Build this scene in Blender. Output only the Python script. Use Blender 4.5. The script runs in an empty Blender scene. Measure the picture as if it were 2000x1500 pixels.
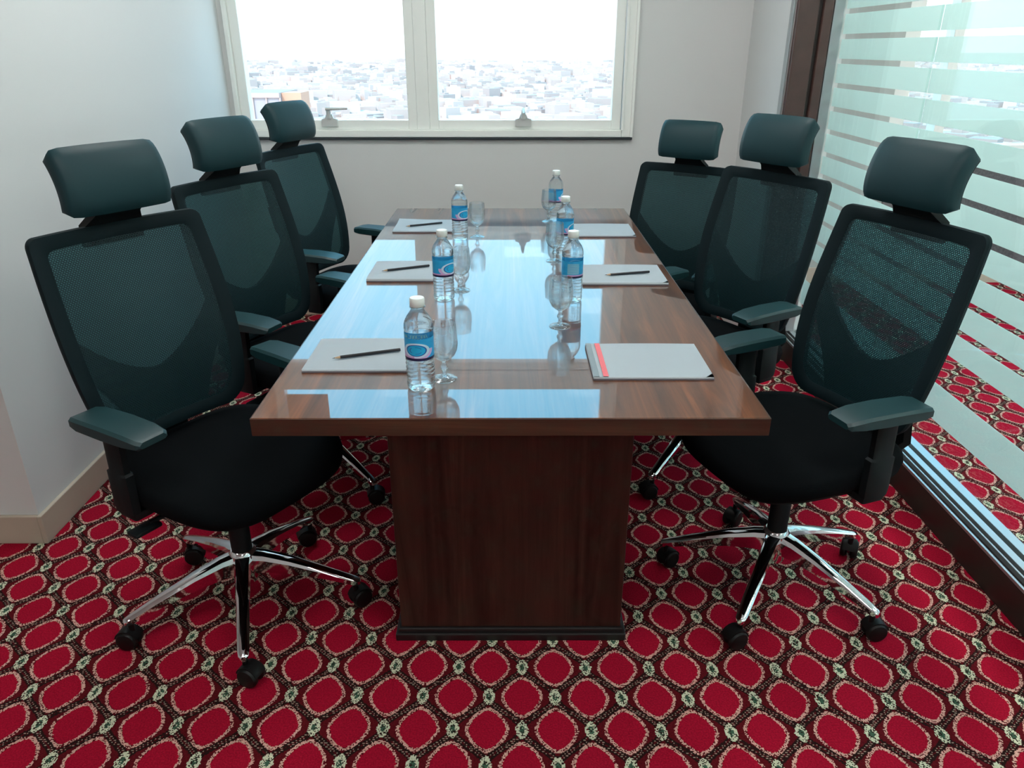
import bpy, bmesh, math, random
from mathutils import Vector, Matrix
random.seed(7)
D = bpy.data
scene = bpy.context.scene
C = scene.collection
PI = math.pi

# ------------------------------------------------------------------ camera
F_PX, CAM_H, PITCH = 1480.0, 1.42, math.atan(658/1480.0)
cam_d = D.cameras.new('camera'); cam = D.objects.new('camera', cam_d); C.objects.link(cam)
cam_d.sensor_fit = 'HORIZONTAL'; cam_d.sensor_width = 36.0
cam_d.lens = 36.0*F_PX/2000.0
cam_d.clip_start = 0.05; cam_d.clip_end = 20000
cam.location = (0, 0, CAM_H)
cam.rotation_euler = (PI/2-PITCH, 0, -0.0020)
scene.camera = cam

# ------------------------------------------------------------------ colour management
vs = scene.view_settings
vs.view_transform = 'Standard'; vs.look = 'None'; vs.gamma = 1.0
vs.use_curve_mapping = False
vs.exposure = 0.35

# ------------------------------------------------------------------ world: hazy horizon, blue above
w = D.worlds.new('sky'); scene.world = w; w.use_nodes = True
nt = w.node_tree; nt.nodes.clear()
tc = nt.nodes.new('ShaderNodeTexCoord'); sp = nt.nodes.new('ShaderNodeSeparateXYZ')
rp = nt.nodes.new('ShaderNodeValToRGB'); bg = nt.nodes.new('ShaderNodeBackground')
ow = nt.nodes.new('ShaderNodeOutputWorld')
nt.links.new(tc.outputs['Generated'], sp.inputs[0])
nt.links.new(sp.outputs['Z'], rp.inputs[0])
nt.links.new(rp.outputs[0], bg.inputs[0]); nt.links.new(bg.outputs[0], ow.inputs[0])
SKY = 4.0
cr = rp.color_ramp
cr.elements[0].position = 0.0;  cr.elements[0].color = (0.55, 0.58, 0.60, 1)
cr.elements[1].position = 1.0;  cr.elements[1].color = (0.16, 0.45, 0.72, 1)
for p, col in ((0.10, (0.52, 0.60, 0.63)), (0.22, (0.27, 0.46, 0.57)), (0.45, (0.17, 0.58, 0.86))):
    e = cr.elements.new(p); e.color = col + (1,)
bg.inputs[1].default_value = SKY

# ------------------------------------------------------------------ sun (behind the building, lights the city only)
sd = D.lights.new('sun', 'SUN'); sd.energy = 3.2; sd.color = (1.0, 0.92, 0.84); sd.angle = 0.01
sun = D.objects.new('sun', sd); C.objects.link(sun)
sun.rotation_euler = Vector((0.35, 0.75, -0.85)).to_track_quat('-Z', 'Y').to_euler()
sun.location = (0, -20, 40)

# window portals (emit nothing themselves; they guide sky sampling through the real windows)
def portal(x, y, z, sx, sz, rz=None):
    d = D.lights.new('sky_portal', 'AREA'); d.shape = 'RECTANGLE'; d.size = sx; d.size_y = sz
    d.cycles.is_portal = True
    o = D.objects.new('sky_portal', d); C.objects.link(o)
    o.location = (x, y, z); o.rotation_euler = (-PI/2, 0, 0) if rz is None else (PI/2, 0, rz)

# ================================================================== helpers
def link(o, parent=None):
    C.objects.link(o)
    if parent: o.parent = parent
    return o

def smooth(me, angle=40):
    for p in me.polygons: p.use_smooth = True
    try: me.set_sharp_from_angle(angle=math.radians(angle))
    except Exception: pass

def obj(name, bm, mat, parent=None, sm=True, angle=40):
    bmesh.ops.recalc_face_normals(bm, faces=bm.faces[:])
    me = D.meshes.new(name); bm.to_mesh(me); bm.free()
    if mat: me.materials.append(mat)
    if sm: smooth(me, angle)
    return link(D.objects.new(name, me), parent)

def empty(name, loc=(0, 0, 0), rz=0):
    o = D.objects.new(name, None); o.empty_display_size = 0.1
    o.location = loc; o.rotation_euler = (0, 0, rz); C.objects.link(o); return o

def tag(o, label=None, cat=None, group=None, kind=None):
    if label: o['label'] = label
    if cat: o['category'] = cat
    if group: o['group'] = group
    if kind: o['kind'] = kind
    return o

def NB(): return bmesh.new()

def box(bm, x0, x1, y0, y1, z0, z1, bev=0, seg=2, M=None):
    vs_ = [bm.verts.new((x, y, z)) for z in (z0, z1) for (x, y) in ((x0, y0), (x1, y0), (x1, y1), (x0, y1))]
    fs = [(3, 2, 1, 0), (4, 5, 6, 7), (0, 1, 5, 4), (1, 2, 6, 5), (2, 3, 7, 6), (3, 0, 4, 7)]
    faces = [bm.faces.new([vs_[i] for i in f]) for f in fs]
    if M: bmesh.ops.transform(bm, matrix=M, verts=vs_)
    if bev:
        ed = list({e for f in faces for e in f.edges})
        bmesh.ops.bevel(bm, geom=ed, offset=bev, segments=seg, profile=0.5, affect='EDGES')
    return bm

def boxo(name, mat, x0, x1, y0, y1, z0, z1, bev=0, parent=None, seg=2):
    return obj(name, box(NB(), x0, x1, y0, y1, z0, z1, bev, seg), mat, parent, angle=8)

def loft(bm, rings, close=True, cap0=True, cap1=True):
    R = [[bm.verts.new(p) for p in r] for r in rings]
    n = len(R[0])
    for a, b in zip(R[:-1], R[1:]):
        for i in range(n if close else n-1):
            j = (i+1) % n
            bm.faces.new((a[i], a[j], b[j], b[i]))
    if cap0: bm.faces.new(list(reversed(R[0])))
    if cap1: bm.faces.new(R[-1])
    return R

def lathe(bm, prof, n=32, cx=0, cy=0, z0=0):
    rings = []
    start = end = None
    for (r, z) in prof:
        if r < 1e-6:
            rings.append(bm.verts.new((cx, cy, z0+z)))
        else:
            rings.append([bm.verts.new((cx+r*math.cos(2*PI*i/n), cy+r*math.sin(2*PI*i/n), z0+z)) for i in range(n)])
    for a, b in zip(rings[:-1], rings[1:]):
        for i in range(n):
            j = (i+1) % n
            if isinstance(a, list) and isinstance(b, list): bm.faces.new((a[i], a[j], b[j], b[i]))
            elif isinstance(b, list): bm.faces.new((a, b[j], b[i]))
            elif isinstance(a, list): bm.faces.new((a[i], a[j], b))
    return bm

def tube(bm, pts, rad, n=10):
    pts = [Vector(p) for p in pts]
    if not isinstance(rad, (list, tuple)): rad = [rad]*len(pts)
    rings = []
    up = Vector((0, 0, 1))
    for i, p in enumerate(pts):
        t = (pts[min(i+1, len(pts)-1)] - pts[max(i-1, 0)]).normalized()
        a = t.cross(up)
        if a.length < 1e-3: a = t.cross(Vector((1, 0, 0)))
        a.normalize(); b = a.cross(t)
        rings.append([p + rad[i]*(math.cos(2*PI*k/n)*a + math.sin(2*PI*k/n)*b) for k in range(n)])
    loft(bm, rings); return bm

# ================================================================== materials
class N:
    """tiny expression wrapper around shader math nodes"""
    def __init__(s, t, sock): s.t, s.s = t, sock
    def _m(s, op, *a):
        n = s.t.nodes.new('ShaderNodeMath'); n.operation = op
        for i, v in enumerate((s,)+a):
            if isinstance(v, N): s.t.links.new(v.s, n.inputs[i])
            else: n.inputs[i].default_value = v
        return N(s.t, n.outputs[0])
    def __add__(s, o): return s._m('ADD', o)
    def __sub__(s, o): return s._m('SUBTRACT', o)
    def __mul__(s, o): return s._m('MULTIPLY', o)
    def __truediv__(s, o): return s._m('DIVIDE', o)
    def __pow__(s, o): return s._m('POWER', o)
    def __lt__(s, o): return s._m('LESS_THAN', o)
    def __gt__(s, o): return s._m('GREATER_THAN', o)
    def rsub(s, c): return (s*-1.0)+c
    def sin(s): return s._m('SINE')
    def cos(s): return s._m('COSINE')
    def floor(s): return s._m('FLOOR')
    def fract(s): return s._m('FRACT')
    def abs(s): return s._m('ABSOLUTE')
    def sqrt(s): return s._m('SQRT')
    def ping(s, c): return s._m('PINGPONG', c)
    def smoothstep(s, a, b):
        n = s.t.nodes.new('ShaderNodeMapRange'); n.interpolation_type = 'SMOOTHSTEP'
        s.t.links.new(s.s, n.inputs[0]); n.inputs[1].default_value = a; n.inputs[2].default_value = b
        return N(s.t, n.outputs[0])

def mixc(t, fac, a, b):
    n = t.nodes.new('ShaderNodeMix'); n.data_type = 'RGBA'
    if isinstance(fac, N): t.links.new(fac.s, n.inputs[0])
    else: n.inputs[0].default_value = fac
    for i, v in ((6, a), (7, b)):
        if isinstance(v, (tuple, list)): n.inputs[i].default_value = tuple(v[:3])+(1,)
        else: t.links.new(v, n.inputs[i])
    return n.outputs[2]

def mat(name, col=(0.5, 0.5, 0.5), rough=0.5, metal=0, spec=0.5, coat=0, coat_r=0.03, coat_ior=1.5, noise=None, bump=None):
    m = D.materials.new(name); m.use_nodes = True
    t = m.node_tree; b = t.nodes['Principled BSDF']
    b.inputs['Base Color'].default_value = tuple(col)+(1,)
    b.inputs['Roughness'].default_value = rough; b.inputs['Metallic'].default_value = metal
    b.inputs['Specular IOR Level'].default_value = spec
    if coat:
        b.inputs['Coat Weight'].default_value = coat; b.inputs['Coat Roughness'].default_value = coat_r
        b.inputs['Coat IOR'].default_value = coat_ior
    if noise:
        sc, amt = noise
        tx = t.nodes.new('ShaderNodeTexCoord'); nz = t.nodes.new('ShaderNodeTexNoise')
        nz.inputs['Scale'].default_value = sc; nz.inputs['Detail'].default_value = 4
        t.links.new(tx.outputs['Object'], nz.inputs['Vector'])
        c = mixc(t, N(t, nz.outputs['Fac']), tuple(x*(1-amt) for x in col), tuple(min(1, x*(1+amt)) for x in col))
        t.links.new(c, b.inputs['Base Color'])
    if bump:
        sc, st, dist = bump
        tx = t.nodes.new('ShaderNodeTexCoord'); nz = t.nodes.new('ShaderNodeTexNoise'); bp = t.nodes.new('ShaderNodeBump')
        nz.inputs['Scale'].default_value = sc; nz.inputs['Detail'].default_value = 3
        bp.inputs['Strength'].default_value = st; bp.inputs['Distance'].default_value = dist
        t.links.new(tx.outputs['Object'], nz.inputs['Vector']); t.links.new(nz.outputs['Fac'], bp.inputs['Height'])
        t.links.new(bp.outputs['Normal'], b.inputs['Normal'])
    return m

def shader_mix(t, fac, a, b):
    n = t.nodes.new('ShaderNodeMixShader')
    if isinstance(fac, (int, float)): n.inputs[0].default_value = fac
    else: t.links.new(fac.s if isinstance(fac, N) else fac, n.inputs[0])
    t.links.new(a, n.inputs[1]); t.links.new(b, n.inputs[2]); return n.outputs[0]

def newmat(name):
    m = D.materials.new(name); m.use_nodes = True; t = m.node_tree; t.nodes.clear()
    return m, t, t.nodes.new('ShaderNodeOutputMaterial')

def node(t, kind, **kw):
    n = t.nodes.new(kind)
    for k, v in kw.items(): n.inputs[k].default_value = v
    return n

def schlick(t, f0=0.04):
    lw = t.nodes.new('ShaderNodeLayerWeight'); lw.inputs['Blend'].default_value = 0.5
    return (N(t, lw.outputs['Facing'])**5.0)*(1-f0) + f0

def thin_glass(name, tint=(0.96, 0.98, 0.98), refl=0.8, rough=0.0):
    m, t, o = newmat(name)
    tr = node(t, 'ShaderNodeBsdfTransparent', Color=tint+(1,))
    gl = node(t, 'ShaderNodeBsdfGlossy', Color=(1, 1, 1, 1), Roughness=rough)
    t.links.new(shader_mix(t, schlick(t)*refl, tr.outputs[0], gl.outputs[0]), o.inputs[0])
    return m

def clear_solid(name, ior, tint=(1, 1, 1), through=0.5):
    m, t, o = newmat(name)
    tr = node(t, 'ShaderNodeBsdfTransparent', Color=tint+(1,))
    gl = node(t, 'ShaderNodeBsdfGlass', Color=tint+(1,), Roughness=0.0, IOR=ior)
    t.links.new(shader_mix(t, through, gl.outputs[0], tr.outputs[0]), o.inputs[0])
    return m

def frosted(name):
    m, t, o = newmat(name)
    di = node(t, 'ShaderNodeBsdfDiffuse', Color=(0.76, 0.91, 0.89, 1))
    tl = node(t, 'ShaderNodeBsdfTranslucent', Color=(0.88, 1.0, 0.98, 1))
    gl = node(t, 'ShaderNodeBsdfGlossy', Color=(1, 1, 1, 1), Roughness=0.15)
    a = shader_mix(t, 0.58, di.outputs[0], tl.outputs[0])
    t.links.new(shader_mix(t, schlick(t)*0.5, a, gl.outputs[0]), o.inputs[0])
    return m

def carpet():
    m = D.materials.new('carpet'); m.use_nodes = True; t = m.node_tree; b = t.nodes['Principled BSDF']
    g = t.nodes.new('ShaderNodeNewGeometry'); s = t.nodes.new('ShaderNodeSeparateXYZ')
    t.links.new(g.outputs['Position'], s.inputs[0])
    X, Y = N(t, s.outputs[0]), N(t, s.outputs[1])
    al = math.radians(0.95); a, r = 0.1583, 0.0953
    x0, y0 = 0.0285, 1.447
    q = 0.0026                                             # tuft size
    def rot(X, Y): return ((X-x0)*math.cos(al) - (Y-y0)*math.sin(al), (X-x0)*math.sin(al) + (Y-y0)*math.cos(al))
    xr, yr = rot(X, Y)
    xq = ((xr/q).floor()+0.5)*q; yq = ((yr/q).floor()+0.5)*q
    wn = t.nodes.new('ShaderNodeTexWhiteNoise'); wn.noise_dimensions = '2D'
    cb = t.nodes.new('ShaderNodeCombineXYZ'); t.links.new(xq.s, cb.inputs[0]); t.links.new(yq.s, cb.inputs[1])
    t.links.new(cb.outputs[0], wn.inputs['Vector'])
    rnd = N(t, wn.outputs['Value'])
    jx = xq + (rnd-0.5)*0.0022
    xh = jx.ping(a/2); yh = yq.ping(r)
    sn = (yh*(PI/(2*r))).sin(); curve = sn*sn*(a/2)
    slope = (yh*(PI/r)).sin()*((a/2)*(PI/(2*r)))
    side = (xh > curve)                                      # 1: cell at (a/2,0), 0: cell at (0,r)
    inv = side.rsub(1.0)
    dx = side*((xh*-1.0)+a/2) + inv*xh
    dy = side*yh + inv*((yh*-1.0)+r)
    pw = 1.55
    mm = (dx/0.0425)**pw + (dy/0.0535)**pw
    perp = (xh-curve).abs()/((slope*slope+1.0).sqrt())
    ndx = inv*0.0 + ((xh < a/4)*xh + (xh > a/4)*((xh*-1.0)+a/2))
    ndy = (xh < a/4)*yh + (xh > a/4)*((yh*-1.0)+r)
    nd = (ndx/0.0150)**1.5 + (ndy/0.0260)**1.5
    red = (0.35, 0.006, 0.026); dkred = (0.10, 0.006, 0.010); brown = (0.022, 0.009, 0.008)
    pink = (0.66, 0.38, 0.31); cream = (0.62, 0.64, 0.46); green = (0.05, 0.11, 0.07)
    band = mixc(t, (perp < 0.0088), dkred, brown)
    dots = (perp > 0.0014)*(perp < 0.0044)*((yq/0.0052).fract() < 0.5)*(rnd > 0.3)
    band = mixc(t, dots, band, (0.36, 0.27, 0.21))
    band = mixc(t, (perp < 0.0014)*(rnd > 0.4), band, dkred)
    ol = (mm < 1.30)*(rnd > 0.30)
    c = mixc(t, ol, band, pink)
    c = mixc(t, (nd < 1.0)*(rnd > 0.22), c, cream)
    c = mixc(t, (nd < 0.30)*(rnd > 0.3), c, green)
    c = mixc(t, (mm < 1.0), c, red)
    nz = t.nodes.new('ShaderNodeTexNoise'); nz.inputs['Scale'].default_value = 260; nz.inputs['Detail'].default_value = 2
    t.links.new(g.outputs['Position'], nz.inputs['Vector'])
    c2 = mixc(t, N(t, nz.outputs['Fac']).smoothstep(0.3, 0.75), (0.72, 0.72, 0.72), (1.12, 1.12, 1.12))
    mu = t.nodes.new('ShaderNodeMix'); mu.data_type = 'RGBA'; mu.blend_type = 'MULTIPLY'; mu.inputs[0].default_value = 1
    t.links.new(c, mu.inputs[6]); t.links.new(c2, mu.inputs[7])
    t.links.new(mu.outputs[2], b.inputs['Base Color'])
    bp = node(t, 'ShaderNodeBump', Strength=0.5, Distance=0.003)
    t.links.new(nz.outputs['Fac'], bp.inputs['Height']); t.links.new(bp.outputs[0], b.inputs['Normal'])
    b.inputs['Roughness'].default_value = 0.95; b.inputs['Specular IOR Level'].default_value = 0.05
    return m

def wood(name, axis, dark, mid, light, coat, coat_ior=1.5, rough=0.35):
    """plank-like veneer with grain running along the given axis"""
    m = D.materials.new(name); m.use_nodes = True; t = m.node_tree; b = t.nodes['Principled BSDF']
    tx = t.nodes.new('ShaderNodeTexCoord'); mp = t.nodes.new('ShaderNodeMapping')
    sc = [9.0, 9.0, 9.0]; sc[axis] = 0.55
    mp.inputs['Scale'].default_value = sc
    t.links.new(tx.outputs['Object'], mp.inputs[0])
    n1 = node(t, 'ShaderNodeTexNoise', Scale=1.4, Detail=6.0, Roughness=0.62, Distortion=1.4)
    t.links.new(mp.outputs[0], n1.inputs['Vector'])
    mp2 = t.nodes.new('ShaderNodeMapping'); s2 = [90.0, 90.0, 90.0]; s2[axis] = 2.0
    mp2.inputs['Scale'].default_value = s2; t.links.new(tx.outputs['Object'], mp2.inputs[0])
    n2 = node(t, 'ShaderNodeTexNoise', Scale=1.5, Detail=3.0)
    t.links.new(mp2.outputs[0], n2.inputs['Vector'])
    c = mixc(t, N(t, n1.outputs['Fac']).smoothstep(0.3, 0.55), dark, mid)
    c = mixc(t, N(t, n1.outputs['Fac']).smoothstep(0.5, 0.72), c, light)
    c = mixc(t, N(t, n2.outputs['Fac']).smoothstep(0.45, 0.8)*0.45, c, dark)
    t.links.new(c, b.inputs['Base Color'])
    b.inputs['Roughness'].default_value = rough
    b.inputs['Specular IOR Level'].default_value = 0.2
    b.inputs['Coat Weight'].default_value = coat; b.inputs['Coat Roughness'].default_value = 0.012
    b.inputs['Coat IOR'].default_value = coat_ior
    return m

def mesh_fabric():
    m, t, o = newmat('mesh_fabric')
    tx = t.nodes.new('ShaderNodeTexCoord'); s = t.nodes.new('ShaderNodeSeparateXYZ')
    t.links.new(tx.outputs['Object'], s.inputs[0])
    x, z = N(t, s.outputs[0]), N(t, s.outputs[2])
    k = 1.0/0.0042
    row = (z*k*1.0).floor()
    fx = ((x*k*0.62 + row*0.5).fract()-0.5).abs(); fz = ((z*k).fract()-0.5).abs()
    hole = ((fx/0.36)**2.0 + (fz/0.36)**2.0) < 1.0
    pb = t.nodes.new('ShaderNodeBsdfPrincipled')
    pb.inputs['Base Color'].default_value = (0.004, 0.020, 0.024, 1); pb.inputs['Roughness'].default_value = 0.55
    pb.inputs['Specular IOR Level'].default_value = 0.25
    tr = node(t, 'ShaderNodeBsdfTransparent', Color=(0.34, 0.80, 0.84, 1))
    t.links.new(shader_mix(t, hole*0.23, pb.outputs[0], tr.outputs[0]), o.inputs[0])
    return m

def emit(name, col, st):
    m, t, o = newmat(name)
    e = node(t, 'ShaderNodeEmission', Color=tuple(col)+(1,), Strength=st)
    t.links.new(e.outputs[0], o.inputs[0]); return m

def label_mat():
    """printed wrap: cyan field, oval emblem with pale rings, navy lower edge (UV: u round, v up)"""
    m = D.materials.new('bottle_label'); m.use_nodes = True; t = m.node_tree; b = t.nodes['Principled BSDF']
    uv = t.nodes.new('ShaderNodeUVMap'); s = t.nodes.new('ShaderNodeSeparateXYZ')
    t.links.new(uv.outputs[0], s.inputs[0])
    u, v = N(t, s.outputs[0]), N(t, s.outputs[1])
    nz = node(t, 'ShaderNodeTexNoise', Scale=6.0, Detail=2.0); t.links.new(uv.outputs[0], nz.inputs['Vector'])
    c = mixc(t, N(t, nz.outputs['Fac']), (0.01, 0.25, 0.62), (0.03, 0.47, 0.80))
    du = u-0.5; dv = v-0.48
    e = ((du/0.125)**2.0 + (dv/0.27)**2.0).sqrt()
    lower = v < 0.52
    c = mixc(t, (e < 1.62)*(e > 1.25)*lower, c, (0.62, 0.45, 0.75))
    c = mixc(t, (e < 1.25)*(e > 0.98), c, (0.55, 0.74, 0.88))
    c = mixc(t, (e < 0.98)*(e > 0.85), c, (0.01, 0.10, 0.40))
    c = mixc(t, (e < 0.85), c, (0.01, 0.42, 0.74))
    c = mixc(t, ((e-0.55).abs() < 0.05)*((du*60.0).sin() > -0.4), c, (0.03, 0.16, 0.5))
    # back panel of small print
    back = ((u-0.08).abs() < 0.10)*((v-0.55).abs() < 0.33)
    c = mixc(t, back*((v*16.0).fract() < 0.55)*((u*70.0+(v*16.0).floor()*0.37).fract() < 0.7), c, (0.45, 0.70, 0.62))
    c = mixc(t, (v < 0.12), c, (0.012, 0.012, 0.06))
    c = mixc(t, (v > 0.12)*(v < 0.2)*(du < -0.02), c, (0.62, 0.35, 0.62))
    t.links.new(c, b.inputs['Base Color']); b.inputs['Roughness'].default_value = 0.3
    return m

def city_mat():
    m = D.materials.new('city_facades'); m.use_nodes = True; t = m.node_tree; b = t.nodes['Principled BSDF']
    oi = t.nodes.new('ShaderNodeAttribute'); oi.attribute_name = 'tone'; oi.attribute_type = 'GEOMETRY'
    cr_ = t.nodes.new('ShaderNodeValToRGB'); t.links.new(oi.outputs['Fac'], cr_.inputs[0])
    cr_.color_ramp.elements[0].color = (0.42, 0.31, 0.285, 1); cr_.color_ramp.elements[1].color = (0.68, 0.49, 0.43, 1)
    e = cr_.color_ramp.elements.new(0.25); e.color = (0.53, 0.38, 0.335, 1)
    t.links.new(cr_.outputs[0], b.inputs['Base Color']); b.inputs['Roughness'].default_value = 0.9
    b.inputs['Specular IOR Level'].default_value = 0.1
    return m

M = {
 'wall': mat('wall_paint', (0.66, 0.675, 0.665), 0.6, spec=0.3, bump=(220, 0.06, 0.002)),
 'wall_next': mat('darkened_wall_paint', (0.40, 0.44, 0.42), 0.6),  # wall colour darkened to offset the strong added panels next door
 'ceil': mat('ceiling_paint', (0.8, 0.8, 0.79), 0.8),
 'base': mat('beige_skirting', (0.50, 0.43, 0.34), 0.4, noise=(8, 0.1)),
 'carpet': carpet(),
 'upvc': mat('window_frame_white', (0.88, 0.91, 0.87), 0.3),
 'sill_shadow': mat('sill_shadow_dark', (0.02, 0.03, 0.035), 0.5),
 'wglass': thin_glass('window_glass', (0.97, 0.985, 0.985), 0.3),
 'pglass': thin_glass('partition_glass', (0.93, 0.975, 0.965)),
 'frost': frosted('frosted_film'),
 'brownwood': mat('brown_frame', (0.075, 0.042, 0.036), 0.35, noise=(14, 0.3)),
 'darkrail': mat('dark_rail', (0.020, 0.013, 0.011), 0.4, noise=(14, 0.3)),
 'alu': mat('aluminium_channel', (0.42, 0.45, 0.46), 0.35, metal=0.8),
 'granite': mat('granite_panel', (0.10, 0.10, 0.105), 0.4, noise=(70, 0.8)),
 'top': wood('table_top_veneer', 1, (0.050, 0.018, 0.008), (0.115, 0.040, 0.015), (0.22, 0.070, 0.020), 1.0, 1.75),
 'edge': wood('table_edge_veneer', 0, (0.028, 0.012, 0.008), (0.055, 0.024, 0.015), (0.085, 0.038, 0.02), 0.5),
 'ped': wood('table_base_veneer', 2, (0.022, 0.008, 0.006), (0.048, 0.018, 0.013), (0.080, 0.032, 0.020), 0.25, rough=0.3),
 'plinth': mat('black_plinth', (0.012, 0.010, 0.010), 0.35),
 'plastic': mat('black_plastic', (0.002, 0.005, 0.006), 0.55, spec=0.25, bump=(600, 0.05, 0.0005)),
 'armpad': mat('armrest_pad', (0.006, 0.036, 0.041), 0.45),
 'leather': mat('black_leather', (0.005, 0.034, 0.041), 0.5, spec=0.3, bump=(260, 0.06, 0.001)),
 'seatfab': mat('seat_fabric', (0.0022, 0.0034, 0.0042), 0.9, spec=0.08, bump=(900, 0.25, 0.001)),
 'mesh': mesh_fabric(),
 'rimfab': mat('rim_fabric', (0.0015, 0.010, 0.013), 0.7, spec=0.2, bump=(700, 0.25, 0.001)),
 'chrome': mat('chrome', (0.78, 0.78, 0.80), 0.07, metal=1.0),
 'rubber': mat('caster_rubber', (0.003, 0.003, 0.003), 0.5, spec=0.3),
 'paper': mat('paper', (0.68, 0.76, 0.80), 0.75, spec=0.2),
 'board': mat('pad_backing', (0.16, 0.15, 0.18), 0.7),
 'greyprint': mat('grey_print', (0.22, 0.28, 0.31), 0.7),
 'redprint': mat('red_print', (0.72, 0.16, 0.18), 0.7),
 'pencil': mat('pencil_black', (0.008, 0.008, 0.012), 0.3),
 'pwood': mat('pencil_wood', (0.5, 0.34, 0.2), 0.7),
 'water': clear_solid('bottled_water', 1.33, (0.95, 0.99, 1.0), 0.30),
 'goblet': clear_solid('goblet_glass', 1.45, (0.97, 0.985, 0.985), 0.45),
 'cap': mat('bottle_cap', (0.74, 0.80, 0.77), 0.4),
 'label': label_mat(),
 'city': city_mat(),
 'ground': mat('hazy_ground', (0.60, 0.42, 0.365), 0.95, spec=0.0, noise=(0.012, 0.12)),
 'towerblue': mat('tower_glass_blue', (0.34, 0.29, 0.31), 0.6),
 'towerpeach': mat('tower_peach', (0.55, 0.28, 0.19), 0.9),
 'handle': mat('window_handle_paint', (0.60, 0.62, 0.60), 0.4),
 'panel': mat('peach_infill', (0.62, 0.42, 0.33), 0.6),
 'tealobj': mat('teal_cladding', (0.05, 0.35, 0.42), 0.6),
}

# ================================================================== setting
def st(o): o['kind'] = 'structure'; return o
ZC = 2.70
YB = 4.20        # back wall
XL = -1.46       # left wall
YR = 1.98        # near corner of the left wall
YN = 4.85        # back wall of the neighbouring room
WX0, WX1, WZ0, WZ1 = -1.435, 0.640, 0.985, 2.48

st(boxo('floor', M['carpet'], -4.2, 6.2, -3.2, YN+0.2, -0.12, 0.0))
st(boxo('ceiling', M['ceil'], -4.2, 6.2, -3.2, YN+0.2, ZC, ZC+0.15))
bm = NB()
box(bm, XL-0.15, WX0, YB, YB+0.22, 0, ZC); box(bm, WX1, 1.21, YB, YB+0.22, 0, ZC)
box(bm, WX0, WX1, YB, YB+0.22, 0, WZ0); box(bm, WX0, WX1, YB, YB+0.22, WZ1, ZC)
wall_back = st(obj('wall_back', bm, M['wall'], sm=False))
st(boxo('wall_left', M['wall'], XL-0.15, XL, YR, YB, 0, ZC))
st(boxo('wall_left_return', M['wall'], -4.05, XL-0.15, YR, YR+0.15, 0, ZC))
st(boxo('wall_far_left', M['wall'], -4.2, -4.05, -3.05, YR+0.15, 0, ZC))
st(boxo('wall_rear', M['wall'], -4.2, 6.2, -3.2, -3.05, 0, ZC))
st(boxo('wall_column', M['wall'], 1.21, 1.44, 3.58, YN+0.2, 0, ZC))
bm = NB()
NX0, NX1, NZ0, NZ1 = 2.30, 5.4, 0.80, 2.48
box(bm, 1.44, NX0, YN, YN+0.2, 0, ZC); box(bm, NX1, 6.05, YN, YN+0.2, 0, ZC)
box(bm, NX0, NX1, YN, YN+0.2, 0, NZ0); box(bm, NX0, NX1, YN, YN+0.2, NZ1, ZC)
st(obj('wall_neighbour_back', bm, M['wall_next'], sm=False))
bm = NB()
RY0, RY1 = -2.4, 4.5
box(bm, 6.05, 6.2, -3.05, RY0, 0, ZC); box(bm, 6.05, 6.2, RY1, YN+0.2, 0, ZC)
box(bm, 6.05, 6.2, RY0, RY1, 0, NZ0); box(bm, 6.05, 6.2, RY0, RY1, NZ1, ZC)
st(obj('wall_neighbour_right', bm, M['wall'], sm=False))
# skirting boards
st(boxo('baseboard_left', M['base'], XL, XL+0.014, YR-0.014, YB, 0, 0.10, 0.003))
st(boxo('baseboard_return', M['base'], -4.05, XL, YR-0.014, YR, 0, 0.10, 0.003))
st(boxo('baseboard_back', M['base'], XL+0.014, 1.21, YB-0.014, YB, 0, 0.10, 0.003))
st(boxo('baseboard_neighbour', M['base'], 1.44, 6.05, YN-0.014, YN, 0, 0.10, 0.003))
st(boxo('trim_1', M['granite'], NX0+0.05, 6.04, YN-0.02, YN, 0.10, NZ0-0.02, 0.003))

# ---- main window
win = st(empty('window_1', (0, YB, WZ0)))
def wpart(name, m, x0, x1, y0, y1, z0, z1, bev=0.003, parent=None):
    """coordinates in world, parented to the window at (0,YB,WZ0)"""
    p = parent or win
    o = boxo(name, m, x0, x1, y0-YB, y1-YB, z0-WZ0, z1-WZ0, bev)
    o.parent = p; return o
fw = 0.030
# outer frame, proud of the wall on the room side
for n, a in (('frame_jamb', (WX0, WX0+0.022, YB-0.012, YB+0.12, WZ0, WZ1)), ('frame_jamb', (WX1-0.055, WX1, YB-0.012, YB+0.12, WZ0, WZ1)),
             ('frame_head', (WX0+0.022, WX1-0.055, YB-0.012, YB+0.12, WZ1-0.05, WZ1)), ('frame_bottom', (WX0+0.022, WX1-0.055, YB-0.012, YB+0.12, WZ0, WZ0+0.036))):
    wpart(n, M['upvc'], *a)
wpart('frame_bead', M['upvc'], WX1-0.010, WX1+0.004, YB-0.022, YB-0.012, WZ0, WZ1, 0.002)
wpart('frame_bead', M['upvc'], WX1-0.060, WX1-0.048, YB-0.026, YB-0.012, WZ0+0.036, WZ1, 0.002)
wpart('sill_shadow_strip', M['sill_shadow'], WX0+0.01, WX1+0.002, YB-0.022, YB, WZ0-0.012, WZ0-0.001, 0.002)  # dark strip standing in for the shadow line under the frame
TZ0, TZ1 = 1.86, 1.96                      # transom
wpart('mullion', M['upvc'], -0.490, -0.425, YB+0.006, YB+0.12, WZ0+0.036, WZ1-0.05)
wpart('transom', M['upvc'], WX0+0.022, -0.49, YB+0.004, YB+0.12, TZ0, TZ1)
wpart('transom', M['upvc'], -0.425, WX1-0.055, YB+0.004, YB+0.12, TZ0, TZ1)
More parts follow.
